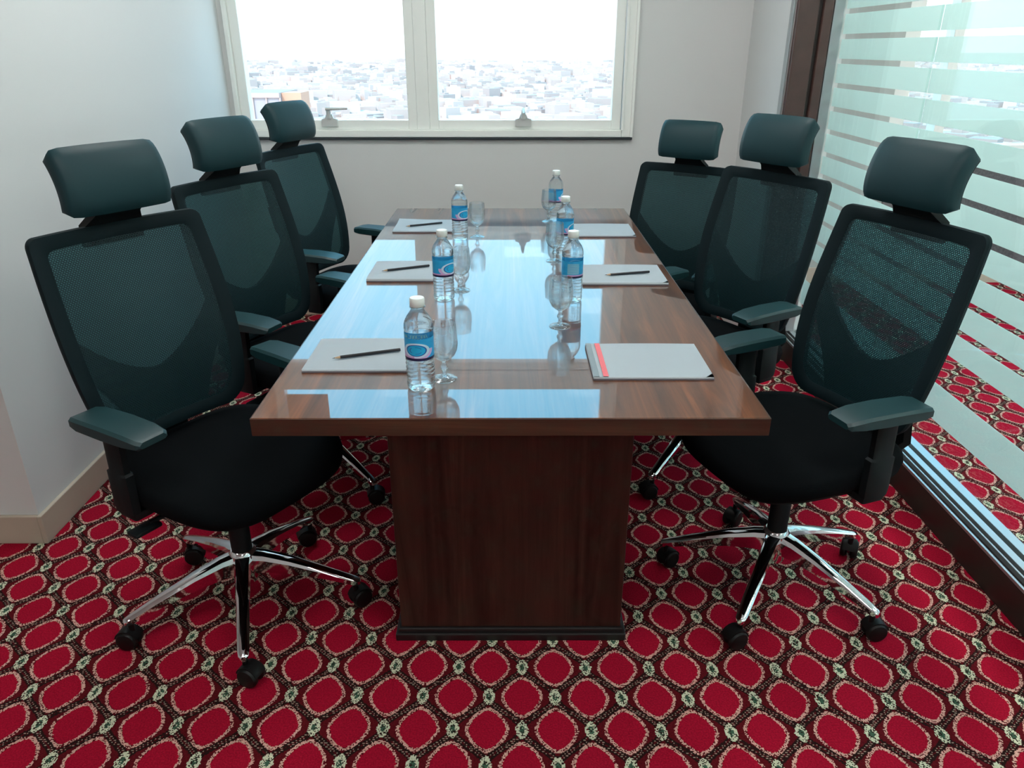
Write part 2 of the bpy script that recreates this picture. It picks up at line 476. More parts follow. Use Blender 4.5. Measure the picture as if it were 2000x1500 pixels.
def sash(x0, x1, z0, z1, w_, name):
    s = wpart(name, M['upvc'], x0, x0+w_, YB+0.012, YB+0.075, z0, z1)
    for a in ((x1-w_, x1, z0, z1), (x0+w_, x1-w_, z0, z0+w_), (x0+w_, x1-w_, z1-w_, z1)):
        wpart('sash_rail', M['upvc'], a[0], a[1], YB+0.012, YB+0.075, a[2], a[3])
    wpart('glass_pane', M['wglass'], x0+w_, x1-w_, YB+0.040, YB+0.046, z0+w_, z1-w_, 0)
sash(WX0+0.022, -0.490, WZ0+0.036, TZ0, 0.048, 'sash_rail')
sash(-0.425, WX1-0.060, WZ0+0.036, TZ0, 0.048, 'sash_rail')
sash(WX0+0.022, -0.490, TZ1, WZ1-0.05, 0.03, 'sash_rail')
sash(-0.425, WX1-0.060, TZ1, WZ1-0.05, 0.03, 'sash_rail')
wpart('infill_panel', M['panel'], WX0+0.055, -1.125, YB+0.026, YB+0.038, 2.03, WZ1-0.082, 0.002)
def handle(x, lever):
    z = WZ0+0.036+0.048
    bm = NB()
    pr_ = [(-0.042, -0.03), (0.042, -0.03), (0.042, 0.004), (0.022, 0.010), (0.014, 0.030), (-0.014, 0.030), (-0.022, 0.010), (-0.042, 0.004)]
    rings = [[Vector((x+p[0], yy-YB, z+p[1]-WZ0)) for p in pr_] for yy in (YB-0.004, YB+0.012)]
    loft(bm, rings)
    b_ = obj('handle_base', bm, M['handle'], win)
    bm = NB()
    if lever:
        tube(bm, [(x, -0.004, z+0.01-WZ0), (x, -0.012, z+0.055-WZ0)], 0.012, 12)
        tube(bm, [(x-0.01, -0.022, z+0.058-WZ0), (x+0.04, -0.026, z+0.058-WZ0), (x+0.105, -0.028, z+0.060-WZ0)], [0.009, 0.007, 0.005], 10)
    else:
        tube(bm, [(x, -0.004, z+0.01-WZ0), (x, -0.014, z+0.04-WZ0), (x, -0.022, z+0.06-WZ0)], [0.014, 0.011, 0.007], 12)
        tube(bm, [(x, -0.020, z+0.055-WZ0), (x, -0.06, z+0.05-WZ0), (x, -0.11, z+0.04-WZ0)], [0.008, 0.007, 0.005], 10)
    obj('handle_lever', bm, M['handle'], win)
handle(-0.950, True); handle(0.068, False)
portal((WX0+WX1)/2, YB+0.16, (WZ0+WZ1)/2, WX1-WX0, WZ1-WZ0)

# ---- neighbouring room's window
nw = st(empty('window_2', (0, YN, NZ0)))
def npart(name, m, x0, x1, y0, y1, z0, z1, bev=0.003):
    o = boxo(name, m, x0, x1, y0-YN, y1-YN, z0-NZ0, z1-NZ0, bev); o.parent = nw; return o
for a in ((NX0, NX0+0.09, NZ0, NZ1), (NX1-0.06, NX1, NZ0, NZ1), (NX0+0.09, NX1-0.06, NZ0, NZ0+0.07), (NX0+0.09, NX1-0.06, NZ1-0.06, NZ1)):
    npart('frame', M['upvc'], a[0], a[1], YN, YN+0.12, a[2], a[3])
xs = [NX0+0.09, 2.62, 3.30, 4.35, NX1-0.06]
for x in xs[1:-1]:
    npart('mullion', M['upvc'], x-0.03, x+0.03, YN+0.01, YN+0.11, NZ0+0.07, NZ1-0.06)
for a, b in zip(xs[:-1], xs[1:]):
    npart('glass_pane', M['wglass'], a+(0 if a == xs[0] else 0.03), b-(0 if b == xs[-1] else 0.03), YN+0.05, YN+0.056, NZ0+0.07, NZ1-0.06, 0)
portal((NX0+NX1)/2, YN+0.16, (NZ0+NZ1)/2, NX1-NX0, NZ1-NZ0)

sw = st(empty('added_side_window', (6.05, 0, NZ0)))  # unseen side window, added to flood the next room with daylight
ys_ = [RY0, -0.7, 1.0, 2.7, RY1]
for i, y in enumerate(ys_):
    o = boxo('mullion', M['upvc'], 0.02, 0.12, max(RY0, y-.04), min(RY1, y+.04), 0, NZ1-NZ0, 0.003, sw)
for a, b in zip(ys_[:-1], ys_[1:]):
    for z0_, z1_ in ((0, .06), (NZ1-NZ0-.06, NZ1-NZ0)): boxo('frame', M['upvc'], 0.02, 0.12, a+.04, b-.04, z0_, z1_, 0.003, sw)
    boxo('glass_pane', M['wglass'], 0.06, 0.066, a+.04, b-.04, .06, NZ1-NZ0-.06, 0, sw)
portal(6.17, (RY0+RY1)/2, (NZ0+NZ1)/2, RY1-RY0, NZ1-NZ0, PI/2)

# ---- glass partition on the right
XG = 1.42; YJ = 3.58; YE = -3.05
gp = st(empty('wall_right', (XG, 0, 0)))
def gpart(name, m, x0, x1, y0, y1, z0, z1, bev=0.0):
    o = boxo(name, m, x0-XG, x1-XG, y0, y1, z0, z1, bev); o.parent = gp; return o
gpart('bottom_rail', M['darkrail'], 1.350, 1.47, YE, YJ, 0.0, 0.104, 0.002)
gpart('rail_channel', M['alu'], 1.350, 1.358, YE, YJ, 0.104, 0.114, 0.001)
gpart('rail_channel', M['alu'], 1.374, 1.380, YE, YJ, 0.104, 0.120, 0.001)
gpart('rail_channel', M['alu'], 1.388, 1.412, YE, YJ, 0.104, 0.126, 0.001)
gpart('rail_channel', M['alu'], 1.430, 1.462, YE, YJ, 0.104, 0.126, 0.001)
gpart('jamb', M['brownwood'], 1.212, 1.300, YJ-0.030, YJ, 0.0, ZC, 0.004)
gpart('jamb', M['darkrail'], 1.300, 1.318, YJ-0.016, YJ, 0.104, ZC, 0.002)
gpart('jamb', M['brownwood'], 1.318, 1.360, YJ-0.034, YJ, 0.114, ZC, 0.004)
gpart('jamb_channel', M['alu'], 1.364, 1.408, YJ-0.028, YJ, 0.128, ZC, 0.002)
gpart('jamb_trim', M['alu'], 1.200, 1.2095, YJ-0.004, YJ+0.035, 0.0, ZC, 0.001)
gpart('top_rail', M['brownwood'], 1.350, 1.47, YE, YJ, ZC-0.12, ZC-0.001, 0.003)
joints = [YJ-0.002, 2.770, 0.95, -0.9, YE]
for y1, y0 in zip(joints[:-1], joints[1:]):
    gpart('glass_pane', M['pglass'], XG-0.005, XG+0.005, y0+0.002, y1-0.002, 0.106, ZC-0.12)
    z = 2.52
    zs = [(0.272, 0.392)]
    k = 0
    while True:
        zt = 1.558 + 0.0968*(8-k) - 0.010          # top of the frosted band below gap k
        zb = zt - 0.0770
        if k > 18: break
        if zt < 2.55: zs.append((zb, zt))
        k += 1
    for zb, zt in zs:
        if zb < 0.48 and zt > 0.41: zb = 0.497
        if zt-zb < 0.02: continue
        gpart('frosted_band', M['frost'], XG+0.0052, XG+0.0062, y0+0.002, y1-0.002, zb, zt)
# ---- unseen ceiling panels, added to brighten the room and the one next door
M['fill_lamp'] = emit('fill_diffuser', (1.0, 0.985, 0.96), 12.0)
M['fill_lamp_next'] = emit('fill_diffuser_next_room', (1.0, 0.985, 0.96), 24.0)  # added next-door fill, stronger to brighten the frosted bands from behind
def ceil_fill_light(x, y, label):
    r = empty('ceiling_fill_light', (x, y, ZC))
    tag(r, label, 'light', 'added unseen fill lights')
    bm = NB()
    for a in ((-0.31, 0.31, -0.31, -0.285), (-0.31, 0.31, 0.285, 0.31), (-0.31, -0.285, -0.285, 0.285), (0.285, 0.31, -0.285, 0.285)):
        box(bm, *a, -0.018, -0.001)
    obj('frame', bm, M['upvc'], r, sm=False)
    boxo('diffuser', M['fill_lamp'] if x < 1.4 else M['fill_lamp_next'], -0.285, 0.285, -0.285, 0.285, -0.010, -0.002, 0, r)
ceil_fill_light(-0.75, 0.5, 'added unseen ceiling fill panel at the camera end of the table, left of its middle')
ceil_fill_light(0.75, 0.5, 'added unseen ceiling fill panel at the camera end of the table, right of its middle')
ceil_fill_light(-0.75, 2.6, 'added unseen ceiling fill panel at the window end of the table, left of its middle')
ceil_fill_light(0.75, 2.6, 'added unseen ceiling fill panel at the window end of the table, right of its middle')
ceil_fill_light(-2.7, -0.9, 'added unseen ceiling fill panel in the left rear of the room')
ceil_fill_light(0.2, -1.9, 'added unseen ceiling fill panel in the right rear of the room')
ceil_fill_light(2.6, 2.9, 'added unseen ceiling fill panel behind the glass partition, nearest the window wall')
ceil_fill_light(2.6, 1.0, 'added unseen ceiling fill panel behind the glass partition, in the middle of the row')
ceil_fill_light(2.6, -0.9, 'added unseen ceiling fill panel behind the glass partition, furthest from the window wall')

ceil_fill_light(4.5, 2.9, 'added unseen ceiling fill panel in the far row next door, nearest the window wall')
ceil_fill_light(4.5, 1.0, 'added unseen ceiling fill panel in the middle of the far row next door')
ceil_fill_light(4.5, -0.9, 'added unseen ceiling fill panel in the far row next door, furthest from the window wall')

# ---- outside: hazy city far below
st(boxo('ground', M['ground'], -9000, 9000, 200, 15000, -96, -95))
cv, cf, ct = [], [], []
def cbox(x, y, sx, sy, h_, rz, tn, z0=-95.0):
    c_, s_ = math.cos(rz), math.sin(rz); n0 = len(cv)
    for z in (z0, z0+h_):
        for px, py_ in ((-sx/2, -sy/2), (sx/2, -sy/2), (sx/2, sy/2), (-sx/2, sy/2)):
            cv.append((x+px*c_-py_*s_, y+px*s_+py_*c_, z))
    for f in ((4, 5, 6, 7), (0, 1, 5, 4), (1, 2, 6, 5), (2, 3, 7, 6), (3, 0, 4, 7)):
        cf.append([n0+i for i in f]); ct.append(tn)
for i in range(5200):
    y = 650*math.exp(random.random()*2.2); x = random.uniform(-0.5, 0.9)*y*1.0
    s = random.uniform(9, 26)*(1+y/5000); hh = random.choice((6, 8, 9, 12, 15, 18))*random.uniform(.7, 1.3)
    rz_ = random.choice((0.3, 0.35, -1.1, 0.8)); tn = random.random()
    cbox(x, y, s*random.uniform(.7, 1.8), s, hh, rz_, tn)
    if random.random() < .5: cbox(x, y, s*.4, s*.4, 3, rz_, tn, -95+hh)
me = D.meshes.new('city_buildings'); me.from_pydata(cv, [], cf)
at_ = me.attributes.new('tone', 'FLOAT', 'FACE')
at_.data.foreach_set('value', ct)
me.materials.append(M['city'])
tag(link(D.objects.new('city_buildings', me)), 'hazy pale low city spread out far below the window', 'city', kind='stuff')
# nearer office tower seen in the lower left of the window
tw = empty('office_tower', (-90, 300, -95))
def tower_wing(name, m, x0, x1, y0, y1, h_):
    bm = NB(); box(bm, x0, x1, y0, y1, 0, h_); return obj(name, bm, m, tw, sm=False)
gw = tower_wing('glass_wing', M['towerblue'], -27, 8, -12, 12, 80.0)
for i in range(8):                                       # glazing bars on the near face
    bm = NB(); x_ = -26.5+i*4.9; box(bm, x_, x_+.5, -12.6, -12.0, 0, 80.0); obj('glazing_bar', bm, M['city'], gw, sm=False)
sw_ = tower_wing('stone_wing', M['towerpeach'], 8.1, 15, -10, 2, 81.5)
for i in range(4):
    bm = NB(); z_ = 60+i*5; box(bm, 8.6, 14.6, -10.5, -10.0, z_, z_+.9); obj('ledge', bm, M['city'], sw_, sm=False)
bm = NB(); box(bm, -27.5, 8, -12.8, 12.5, 80.0, 81.6); obj('roof_parapet', bm, M['city'], tw, sm=False)
tag(tw, 'pale blue glass and peach stone tower seen low in the left pane', 'building')

# ================================================================== table
TX, TY0, TY1, TZ = 0.515, 1.34, 3.475, 0.75
tbl = empty('conference_table', (0, (TY0+TY1)/2, 0))
tag(tbl, 'long rectangular dark wood conference table with mirror gloss top', 'table')
hy = (TY1-TY0)/2
# top with separate edge banding
top = boxo('tabletop', M['top'], -TX+0.001, TX-0.001, -hy+0.001, hy-0.001, TZ-0.038, TZ, 0.0012, tbl)
def edge(x0, x1, y0, y1):
    boxo('edge_band', M['edge'], x0, x1, y0, y1, TZ-0.0385, TZ-0.0012, 0.0006, tbl)
edge(-TX, TX, -hy-0.0012, -hy+0.0008); edge(-TX, TX, hy-0.0008, hy+0.0012)
edge(-TX-0.0012, -TX+0.0008, -hy+0.001, hy-0.001); edge(TX-0.0008, TX+0.0012, -hy+0.001, hy-0.001)
py = 1.553-(TY0+TY1)/2
boxo('pedestal', M['ped'], -0.286, 0.286, py, -py, 0.035, TZ-0.0385, 0.002, tbl)
boxo('plinth', M['plinth'], -0.300, 0.300, py-0.014, -py+0.014, 0.0, 0.022, 0.003, tbl)
boxo('plinth_step', M['plinth'], -0.293, 0.293, py-0.007, -py+0.007, 0.022, 0.035, 0.003, tbl)

# ================================================================== chairs (local: +Y forward, +X right-hand side)
def rrect(n=72, ex=5.0):
    """superellipse outline in [-1,1]^2"""
    out = []
    for i in range(n):
        a = 2*PI*i/n; c_, s_ = math.cos(a), math.sin(a)
        out.append((math.copysign(abs(c_)**(2/ex), c_), math.copysign(abs(s_)**(2/ex), s_)))
    return out

def round_rect(rt=0.10, rb=0.26, asp=0.85):
    """rounded rectangle in [-1,1]^2: corner radii rt (top) and rb (bottom) across, scaled by asp upwards"""
    out = []
    for (sx, sy, r_, a0) in ((1, 1, rt, 0), (-1, 1, rt, 90), (-1, -1, rb, 180), (1, -1, rb, 270)):
        for k in range(9):
            a = math.radians(a0+90*k/8)
            out.append((sx*(1-r_)+r_*math.cos(a), sy*(1-r_*asp)+r_*asp*math.sin(a)))
        # straight run to the next corner
        nx = ((-1, 1, rt), (-1, -1, rb), (1, -1, rb), (1, 1, rt))[(0, 90, 180, 270).index(a0)]
        a = math.radians(a0+90)
        p0 = out[-1]; p1 = (nx[0]*(1-nx[2])+nx[2]*math.cos(a), nx[1]*(1-nx[2]*asp)+nx[2]*asp*math.sin(a))
        for k in range(1, 12): out.append((p0[0]+(p1[0]-p0[0])*k/12, p0[1]+(p1[1]-p0[1])*k/12))
    return out

BZ0, BZ1 = 0.520, 1.035
def back_pt(u, v, off=0.0):
    """u in -1..1 across, v in -1..1 up, off forwards"""
    t = (v+1)/2
    wv = 0.186 + 0.030*math.sin(PI*min(1, max(0, t))**0.75) + 0.034*t
    y = -0.172 - 0.108*t + 0.030*math.sin(PI*(1-t)**1.3)*0.5 + 0.022*u*u + off
    z = BZ0 + (BZ1-BZ0)*t - 0.010*u*u*(1 if v > 0 else -1)*0
    return Vector((u*wv, y, z))

def make_chair():
    ch = empty('office_chair')
    # --- star base (own part so that it can swivel)
    star = obj('star_base', lathe(NB(), [(0, .085), (.030, .085), (.036, .10), (.038, .168), (.035, .180), (.029, .187), (.0, .187)], 32), M['chrome'], ch)
    armme = None; casme = None
    for k in range(5):
        a = 2*PI*k/5
        if armme is None:
            bm = NB(); rings = []
            for (r_, wd, zt, hh) in ((0.026, .024, .178, .066), (0.06, .021, .174, .060), (0.13, .0185, .156, .047), (0.22, .016, .126, .033), (0.295, .014, .098, .024), (0.308, .012, .093, .020), (.313, .006, .090, .016)):
                rings.append([(r_, -wd*.55, zt-hh), (r_, wd*.55, zt-hh), (r_, wd, zt-hh*.25), (r_, wd*.80, zt-.003), (r_, wd*.35, zt), (r_, -wd*.35, zt), (r_, -wd*.80, zt-.003), (r_, -wd, zt-hh*.25)])
            loft(bm, rings)
            o = obj('base_arm', bm, M['chrome'], star, angle=30); armme = o.data
        else: o = link(D.objects.new('base_arm', armme), star)
        o.rotation_euler = (0, 0, a)
        if casme is None:
            bm = NB()
            tube(bm, [(0, 0, .045), (0, 0, .080)], .0075, 12)
            for s_ in (-1, 1):       # twin wheels
                pr_ = [(0, 0), (.018, 0), (.0235, .002), (.0275, .006), (.0275, .014), (.024, .019), (.016, .021), (0, .021)]
                b2 = NB(); lathe(b2, pr_, 24)
                T = Matrix.Translation((.012, s_*.004, .0276)) @ Matrix.Rotation(-s_*PI/2, 4, 'X')
                bmesh.ops.transform(b2, matrix=T, verts=b2.verts[:])
                tmp = D.meshes.new('t'); b2.to_mesh(tmp); b2.free(); bm.from_mesh(tmp); D.meshes.remove(tmp)
            # hood over the wheels
            rings = []
            for j in range(9):
                th_ = math.radians(15+150*j/8)
                c_, s_ = math.cos(th_), math.sin(th_)
                rings.append([(.012+.031*c_, yy, .0276+.031*s_) for yy in (-.018, .018)] + [(.012+.028*c_, yy, .0276+.028*s_) for yy in (.018, -.018)])
            loft(bm, rings)
            o = obj('caster', bm, M['rubber'], star); casme = o.data
        else: o = link(D.objects.new('caster', casme), star)
        o.location = (0.298*math.cos(a), 0.298*math.sin(a), 0); o.rotation_euler = (0, 0, a*2.3+0.7)
    # --- gas lift
    obj('gas_lift', lathe(NB(), [(0, .155), (.027, .155), (.027, .27), (.0245, .275), (.0245, .285), (.0, .285)], 24), M['plastic'], ch)
    up = []
    # --- mechanism + lever
    bm = NB(); lathe(bm, [(0, .23), (.0155, .23), (.0155, .345), (0, .345)], 20)
    box(bm, -.080, .080, -.13, .09, .358, .415, .012); up.append(obj('tilt_mechanism', bm, M['plastic'], ch))
    bm = NB(); tube(bm, [(.07, 0, .402), (.16, -.005, .398), (.225, -.01, .392)], .0065, 10)
    box(bm, .205, .275, -.028, .010, .380, .392, .005); up.append(obj('height_lever', bm, M['plastic'], ch))
    # --- seat
    ol = rrect(56, 3.6)
    def seat_ring(sc, z, dz=0):
        r_ = []
        for (x, y) in ol:
            px, py_ = x*.245*sc, y*.240*sc + .012
            px *= 1.0 - .06*max(0, -y)
            zz = z - .030*max(0, (py_-.10)/.15)**2 + .012*(abs(px)/.245)**2*(1 if z > .45 else .3)
            r_.append((px, py_, zz))
        return r_
    bm = NB()
    loft(bm, [seat_ring(s, z) for s, z in ((.30, .428), (.78, .430), (.93, .437), (.985, .448), (1.0, .463), (.985, .479), (.94, .489), (.8, .496), (.5, .496), (.15, .495))])
    up.append(obj('seat_cushion', bm, M['seatfab'], ch, angle=60))
    bm = NB()
    loft(bm, [seat_ring(s, z) for s, z in ((.3, .408), (.66, .410), (.84, .418), (.92, .430), (.92, .440))])
    up.append(obj('seat_pan', bm, M['plastic'], ch, angle=60))
    # --- back: rim, mesh, lumbar support, spine
    out = round_rect()
    bm = NB()
    def ring(k, off): return [back_pt(x*(1-k*.17), y*(1-k*.13), off) for x, y in out]
    loft(bm, [ring(.0, -.004), ring(.03, .006), ring(.5, .010), ring(1.0, .004), ring(1.0, -.010), ring(.5, -.018), ring(.05, -.014), ring(.0, -.004)], cap0=False, cap1=False)
    rim = obj('back_frame', bm, M['rimfab'], ch, angle=50); up.append(rim)
    bm = NB(); R = []
    for s in (1.0, .8, .6, .4, .2):
        R.append([bm.verts.new(back_pt(x*.85*s, y*.87*s, .003)) for x, y in out])
    c0 = bm.verts.new(back_pt(0, 0, .003)); n = len(out)
    for a, b in zip(R[:-1], R[1:]):
        for i in range(n): bm.faces.new((a[i], a[(i+1) % n], b[(i+1) % n], b[i]))
    for i in range(n): bm.faces.new((R[-1][i], R[-1][(i+1) % n], c0))
    up.append(obj('back_mesh', bm, M['mesh'], ch, angle=80))
    bm = NB(); nu, nv = 24, 6; rows = {}
    for side, off in ((0, -.022), (1, -.034)):
        for i in range(nu+1):
            u = -1+2*i/nu; au = abs(u)
            vt = -.42 + .62*au**1.7; vb = -.97 if au < .60 else -.97 + .80*((au-.60)/.40)**.6
            vb = min(vb, vt-.22)
            for j in range(nv+1):
                rows[side, i, j] = bm.verts.new(back_pt(u*.92, vb+(vt-vb)*j/nv, off))
    for i in range(nu):
        for j in range(nv):
            bm.faces.new((rows[0, i, j], rows[0, i+1, j], rows[0, i+1, j+1], rows[0, i, j+1]))
            bm.faces.new((rows[1, i, j], rows[1, i, j+1], rows[1, i+1, j+1], rows[1, i+1, j]))
        bm.faces.new((rows[0, i, 0], rows[1, i, 0], rows[1, i+1, 0], rows[0, i+1, 0]))
        bm.faces.new((rows[0, i, nv], rows[0, i+1, nv], rows[1, i+1, nv], rows[1, i, nv]))
    for j in range(nv):
        bm.faces.new((rows[0, 0, j], rows[0, 0, j+1], rows[1, 0, j+1], rows[1, 0, j]))
        bm.faces.new((rows[0, nu, j], rows[1, nu, j], rows[1, nu, j+1], rows[0, nu, j+1]))
    up.append(obj('lumbar_support', bm, M['plastic'], ch, angle=50))
    bm = NB()
    path = [(-.10, .385, .030), (-.20, .388, .045), (-.270, .405, .085), (-.300, .450, .110), (-.292, .53, .105), (-.275, .62, .080)]
    rings = []
    for i, (y, z, hw) in enumerate(path):
        p0, p1 = path[max(i-1, 0)], path[min(i+1, len(path)-1)]
        ty, tz = p1[0]-p0[0], p1[1]-p0[1]; L = math.hypot(ty, tz); ny, nz_ = -tz/L*.012, ty/L*.012
        rings.append([(-hw, y+ny*.3, z+nz_*.3), (-hw*.8, y+ny, z+nz_), (hw*.8, y+ny, z+nz_), (hw, y+ny*.3, z+nz_*.3), (hw*.9, y-ny, z-nz_), (-hw*.9, y-ny, z-nz_)])
    loft(bm, rings); up.append(obj('back_bracket', bm, M['plastic'], ch))
    # --- headrest
    def arc(x, r0, r1, a0, a1, cy_=-.392, cz=1.099, n=12, rnd=.35):
        pts = []
        for j in range(n+1):
            a = math.radians(a0+(a1-a0)*j/n); e = 1-(abs(2*j/n-1))**6*rnd
            pts.append((x, cy_+(r0+(r1-r0)*(.5+.5*e))*math.cos(a), cz+(r0+(r1-r0)*(.5+.5*e))*math.sin(a)))
        for j in range(n, -1, -1):
            a = math.radians(a0+(a1-a0)*j/n)
            pts.append((x, cy_+r0*math.cos(a), cz+r0*math.sin(a)))
        return pts
    bm = NB()
    HW = .131
    secs = [(-1, .144, .160, -6, 37), (-.985, .141, .174, -8, 39.5), (-.94, .140, .182, -9.5, 41), (-.8, .140, .187, -10, 41.5), (-.4, .140, .1895, -10, 41.5), (0, .140, .190, -10, 41.5)]
    secs = secs + [(-s[0],)+s[1:] for s in reversed(secs[:-1])]
    loft(bm, [arc(s[0]*HW, *s[1:]) for s in secs])
    hr = obj('headrest', bm, M['leather'], ch, angle=50); up.append(hr)
    bm = NB()
    loft(bm, [arc(x_, .133, .144, -9, 40, rnd=0) for x_ in (-HW*.95, -HW*.5, 0, HW*.5, HW*.95)])
    obj('headrest_shell', bm, M['plastic'], hr)
    bm = NB()
    rings = []
    for (y, z, hw, th_) in ((-.292, .985, .075, .010), (-.288, 1.035, .073, .014), (-.270, 1.055, .060, .016), (-.236, 1.085, .054, .018), (-.226, 1.115, .050, .012)):
        rings.append([(-hw, y-th_, z), (hw, y-th_, z), (hw, y+th_, z), (-hw, y+th_, z)])
    loft(bm, rings); up.append(obj('headrest_bracket', bm, M['plastic'], ch))
    # --- armrests
    padme = postme = None
    for s_ in (-1, 1):
        bm = NB(); rings = []
        for (y, hw, zt, zb) in ((-.120, .030, .664, .648), (-.113, .038, .668, .644), (-.085, .043, .672, .641), (0, .045, .673, .640), (.07, .044, .670, .640), (.110, .040, .664, .642), (.118, .033, .660, .646)):
            rings.append([(-hw, y, zb+.004), (-hw+.006, y, zb), (hw-.006, y, zb), (hw, y, zb+.004), (hw, y, zt-.006), (hw-.007, y, zt), (-hw+.007, y, zt), (-hw, y, zt-.006)])
        bm2 = bm; loft(bm2, rings)
        pad = obj('armrest_pad', bm2, M['armpad'], ch, angle=35); pad.location = (s_*.248, -.010, 0); pad.rotation_euler = (0, 0, s_*.06)
        up.append(pad)
        bm = NB()
        def sect(y, z, hy_, hx): return [(s_*.256+hx*cx_, y+hy_*cy_, z) for cx_, cy_ in ((-1, -.6), (-.6, -1), (.6, -1), (1, -.6), (1, .6), (.6, 1), (-.6, 1), (-1, .6))]
        loft(bm, [sect(-.030, .438, .034, .015), sect(-.030, .455, .036, .016), sect(-.028, .54, .036, .016), sect(-.028, .545, .030, .012), sect(-.024, .643, .030, .012)])
        x0, x1 = sorted((s_*.10, s_*.262)); box(bm, x0, x1, -.062, .002, .418, .440, .006)
        up.append(obj('armrest_post', bm, M['plastic'], ch))
    return ch, star, up

def dup(ch):
    r = ch.copy(); C.objects.link(r); mp_ = {}
    for c in ch.children:
        k = c.copy(); C.objects.link(k); k.parent = r; mp_[c.name] = k
        for g in c.children:
            q_ = g.copy(); C.objects.link(q_); q_.parent = k
    return r, mp_

chair0, star0, up0 = make_chair()
# (x, y, facing angle deg, star angle deg, lowered by, label)
CH = [
 (-0.725, 1.690, -32, -2, 0.0, 'black mesh office chair at the left front, nearest the camera on that side'),
 (-0.690, 2.400, -27, 30, 0.0, 'black mesh office chair on the left side, in the middle of the row of three'),
 (-0.680, 3.200, -22, 10, 0.0, 'black mesh office chair at the far left, its headrest in front of the window pane'),
 (0.748, 1.780, 201, 22, 0.0, 'black mesh office chair at the right front beside the glass partition, nearest the camera'),
 (0.668, 2.470, 212, 16, 0.0, 'black mesh office chair on the right side, in the middle of the row of three'),
 (0.618, 3.150, 235, 54, -0.08, 'black mesh office chair at the far right, set lower than the others'),
]
zs0 = {o.name: o.location.z for o in up0}
placed = [(chair0, {o.name: o for o in chair0.children})]
for i in range(1, 6): placed.append(dup(chair0))
for (r, mp_), (x, y, fa, sa, dz, lb) in zip(placed, CH):
    r.location = (x, y, 0); rz = math.radians(fa)-PI/2; r.rotation_euler = (0, 0, rz)
    tag(r, lb, 'chair', 'mesh office chairs around the table')
    mp_[star0.name].rotation_euler = (0, 0, math.radians(sa)-rz)
    for o in up0: mp_[o.name].location.z = zs0[o.name] + dz

# ================================================================== things on the table
ZT = TZ
# ---- note pads
def pad(x0, x1, y0, y1, label, header=False, th=0.008, curl=False):
    cx, cy = (x0+x1)/2, (y0+y1)/2
    r = empty('notepad', (cx, cy, ZT)); tag(r, label, 'notepad', 'white notepads on the table')
    hx, hy_ = (x1-x0)/2, (y1-y0)/2
    boxo('backing_board', M['board'], -hx, hx, -hy_, hy_, 0.0002, 0.0040, 0.0003, r)  # board thickened so its dark edge carries the pad's shaded front
    bm = NB(); box(bm, -hx+.0005, hx-.0005, -hy_+.0005, hy_-.0005, 0.0040, th-.0006, .0003)
    pg = obj('pages', bm, M['paper'], r)
    # slightly lifted top sheet
    bm = NB(); nx, ny = 14, 10; V = {}
    for i in range(nx+1):
        for j in range(ny+1):
            u, v = i/nx, j/ny
            z = th-.0004 + (.0012*math.sin(PI*u)*math.sin(PI*v*.5))
            if curl: z += .030*max(0, (1-u)*.55+v*.8-1.08)**1.3
            V[i, j] = bm.verts.new((-hx+2*hx*u, -hy_+2*hy_*v, z))
    for i in range(nx):
        for j in range(ny): bm.faces.new((V[i, j], V[i+1, j], V[i+1, j+1], V[i, j+1]))
    fs = bmesh.ops.solidify(bm, geom=bm.faces[:], thickness=-0.0003)
    obj('top_sheet', bm, M['paper'], r)
    if header:
        for nme, m_, a, b in (('printed_band', M['greyprint'], -hx+.001, -hx+.013), ('printed_band', M['redprint'], -hx+.022, -hx+.034)):
            bm = NB()
            box(bm, a, b, -hy_+.001, hy_-.001, th+.0013, th+.0016); obj(nme, bm, m_, r, sm=False)
    return r
PADS = [
 pad(-0.470, -0.222, 1.569, 1.768, 'white notepad nearest the camera on the left side of the table, pencil on it'),
 pad(-0.450, -0.212, 2.289, 2.503, 'white notepad in the middle of the left side of the table, pencil on it', th=0.011),
 pad(-0.466, -0.216, 2.974, 3.188, 'white notepad at the window end of the left side of the table, corner curled up', curl=True),
 pad(0.182, 0.448, 1.526, 1.731, 'white notepad with grey and red printed bands, nearest right, without a pencil', header=True),
 pad(0.222, 0.486, 2.250, 2.459, 'white notepad in the middle of the right side of the table, pencil on it', th=0.010),
 pad(0.226, 0.484, 2.894, 3.107, 'white notepad at the window end of the right side of the table, without a pencil'),
]
# ---- pencils
pm = None
def pencil(x0, y0, x1, y1, z, label):
    """point at (x0,y0)"""
    L = math.hypot(x1-x0, y1-y0); a = math.atan2(y1-y0, x1-x0)
    r = empty('pencil', (x0, y0, z), a); tag(r, label, 'pencil', 'black pencils on the notepads')
    R_ = 0.0039
    def hexr(x, rr): return [(x, rr*math.cos(PI/6+PI*k/3), R_+rr*math.sin(PI/6+PI*k/3)) for k in range(6)]
    bm = NB(); loft(bm, [hexr(.018, R_), hexr(L-.002, R_), hexr(L, R_*.85)]); obj('barrel', bm, M['pencil'], r, angle=20)
    bm = NB(); loft(bm, [hexr(.0055, .0012), hexr(.018, R_*.97)]); obj('sharpened_wood', bm, M['pwood'], r)
    bm = NB(); loft(bm, [hexr(0, .0003), hexr(.0055, .0012)]); obj('lead', bm, M['pencil'], r)
pencil(-0.412, 1.625, -0.262, 1.680, ZT+.0092, 'black pencil on the near left notepad, point to the left')
pencil(-0.412, 2.362, -0.266, 2.428, ZT+.0122, 'black pencil on the middle left notepad')
pencil(-0.421, 3.035, -0.280, 3.104, ZT+.0092, 'black pencil on the far left notepad with the curled corner')
pencil(0.297, 2.318, 0.443, 2.354, ZT+.0112, 'black pencil on the middle right notepad, the only one on that side')

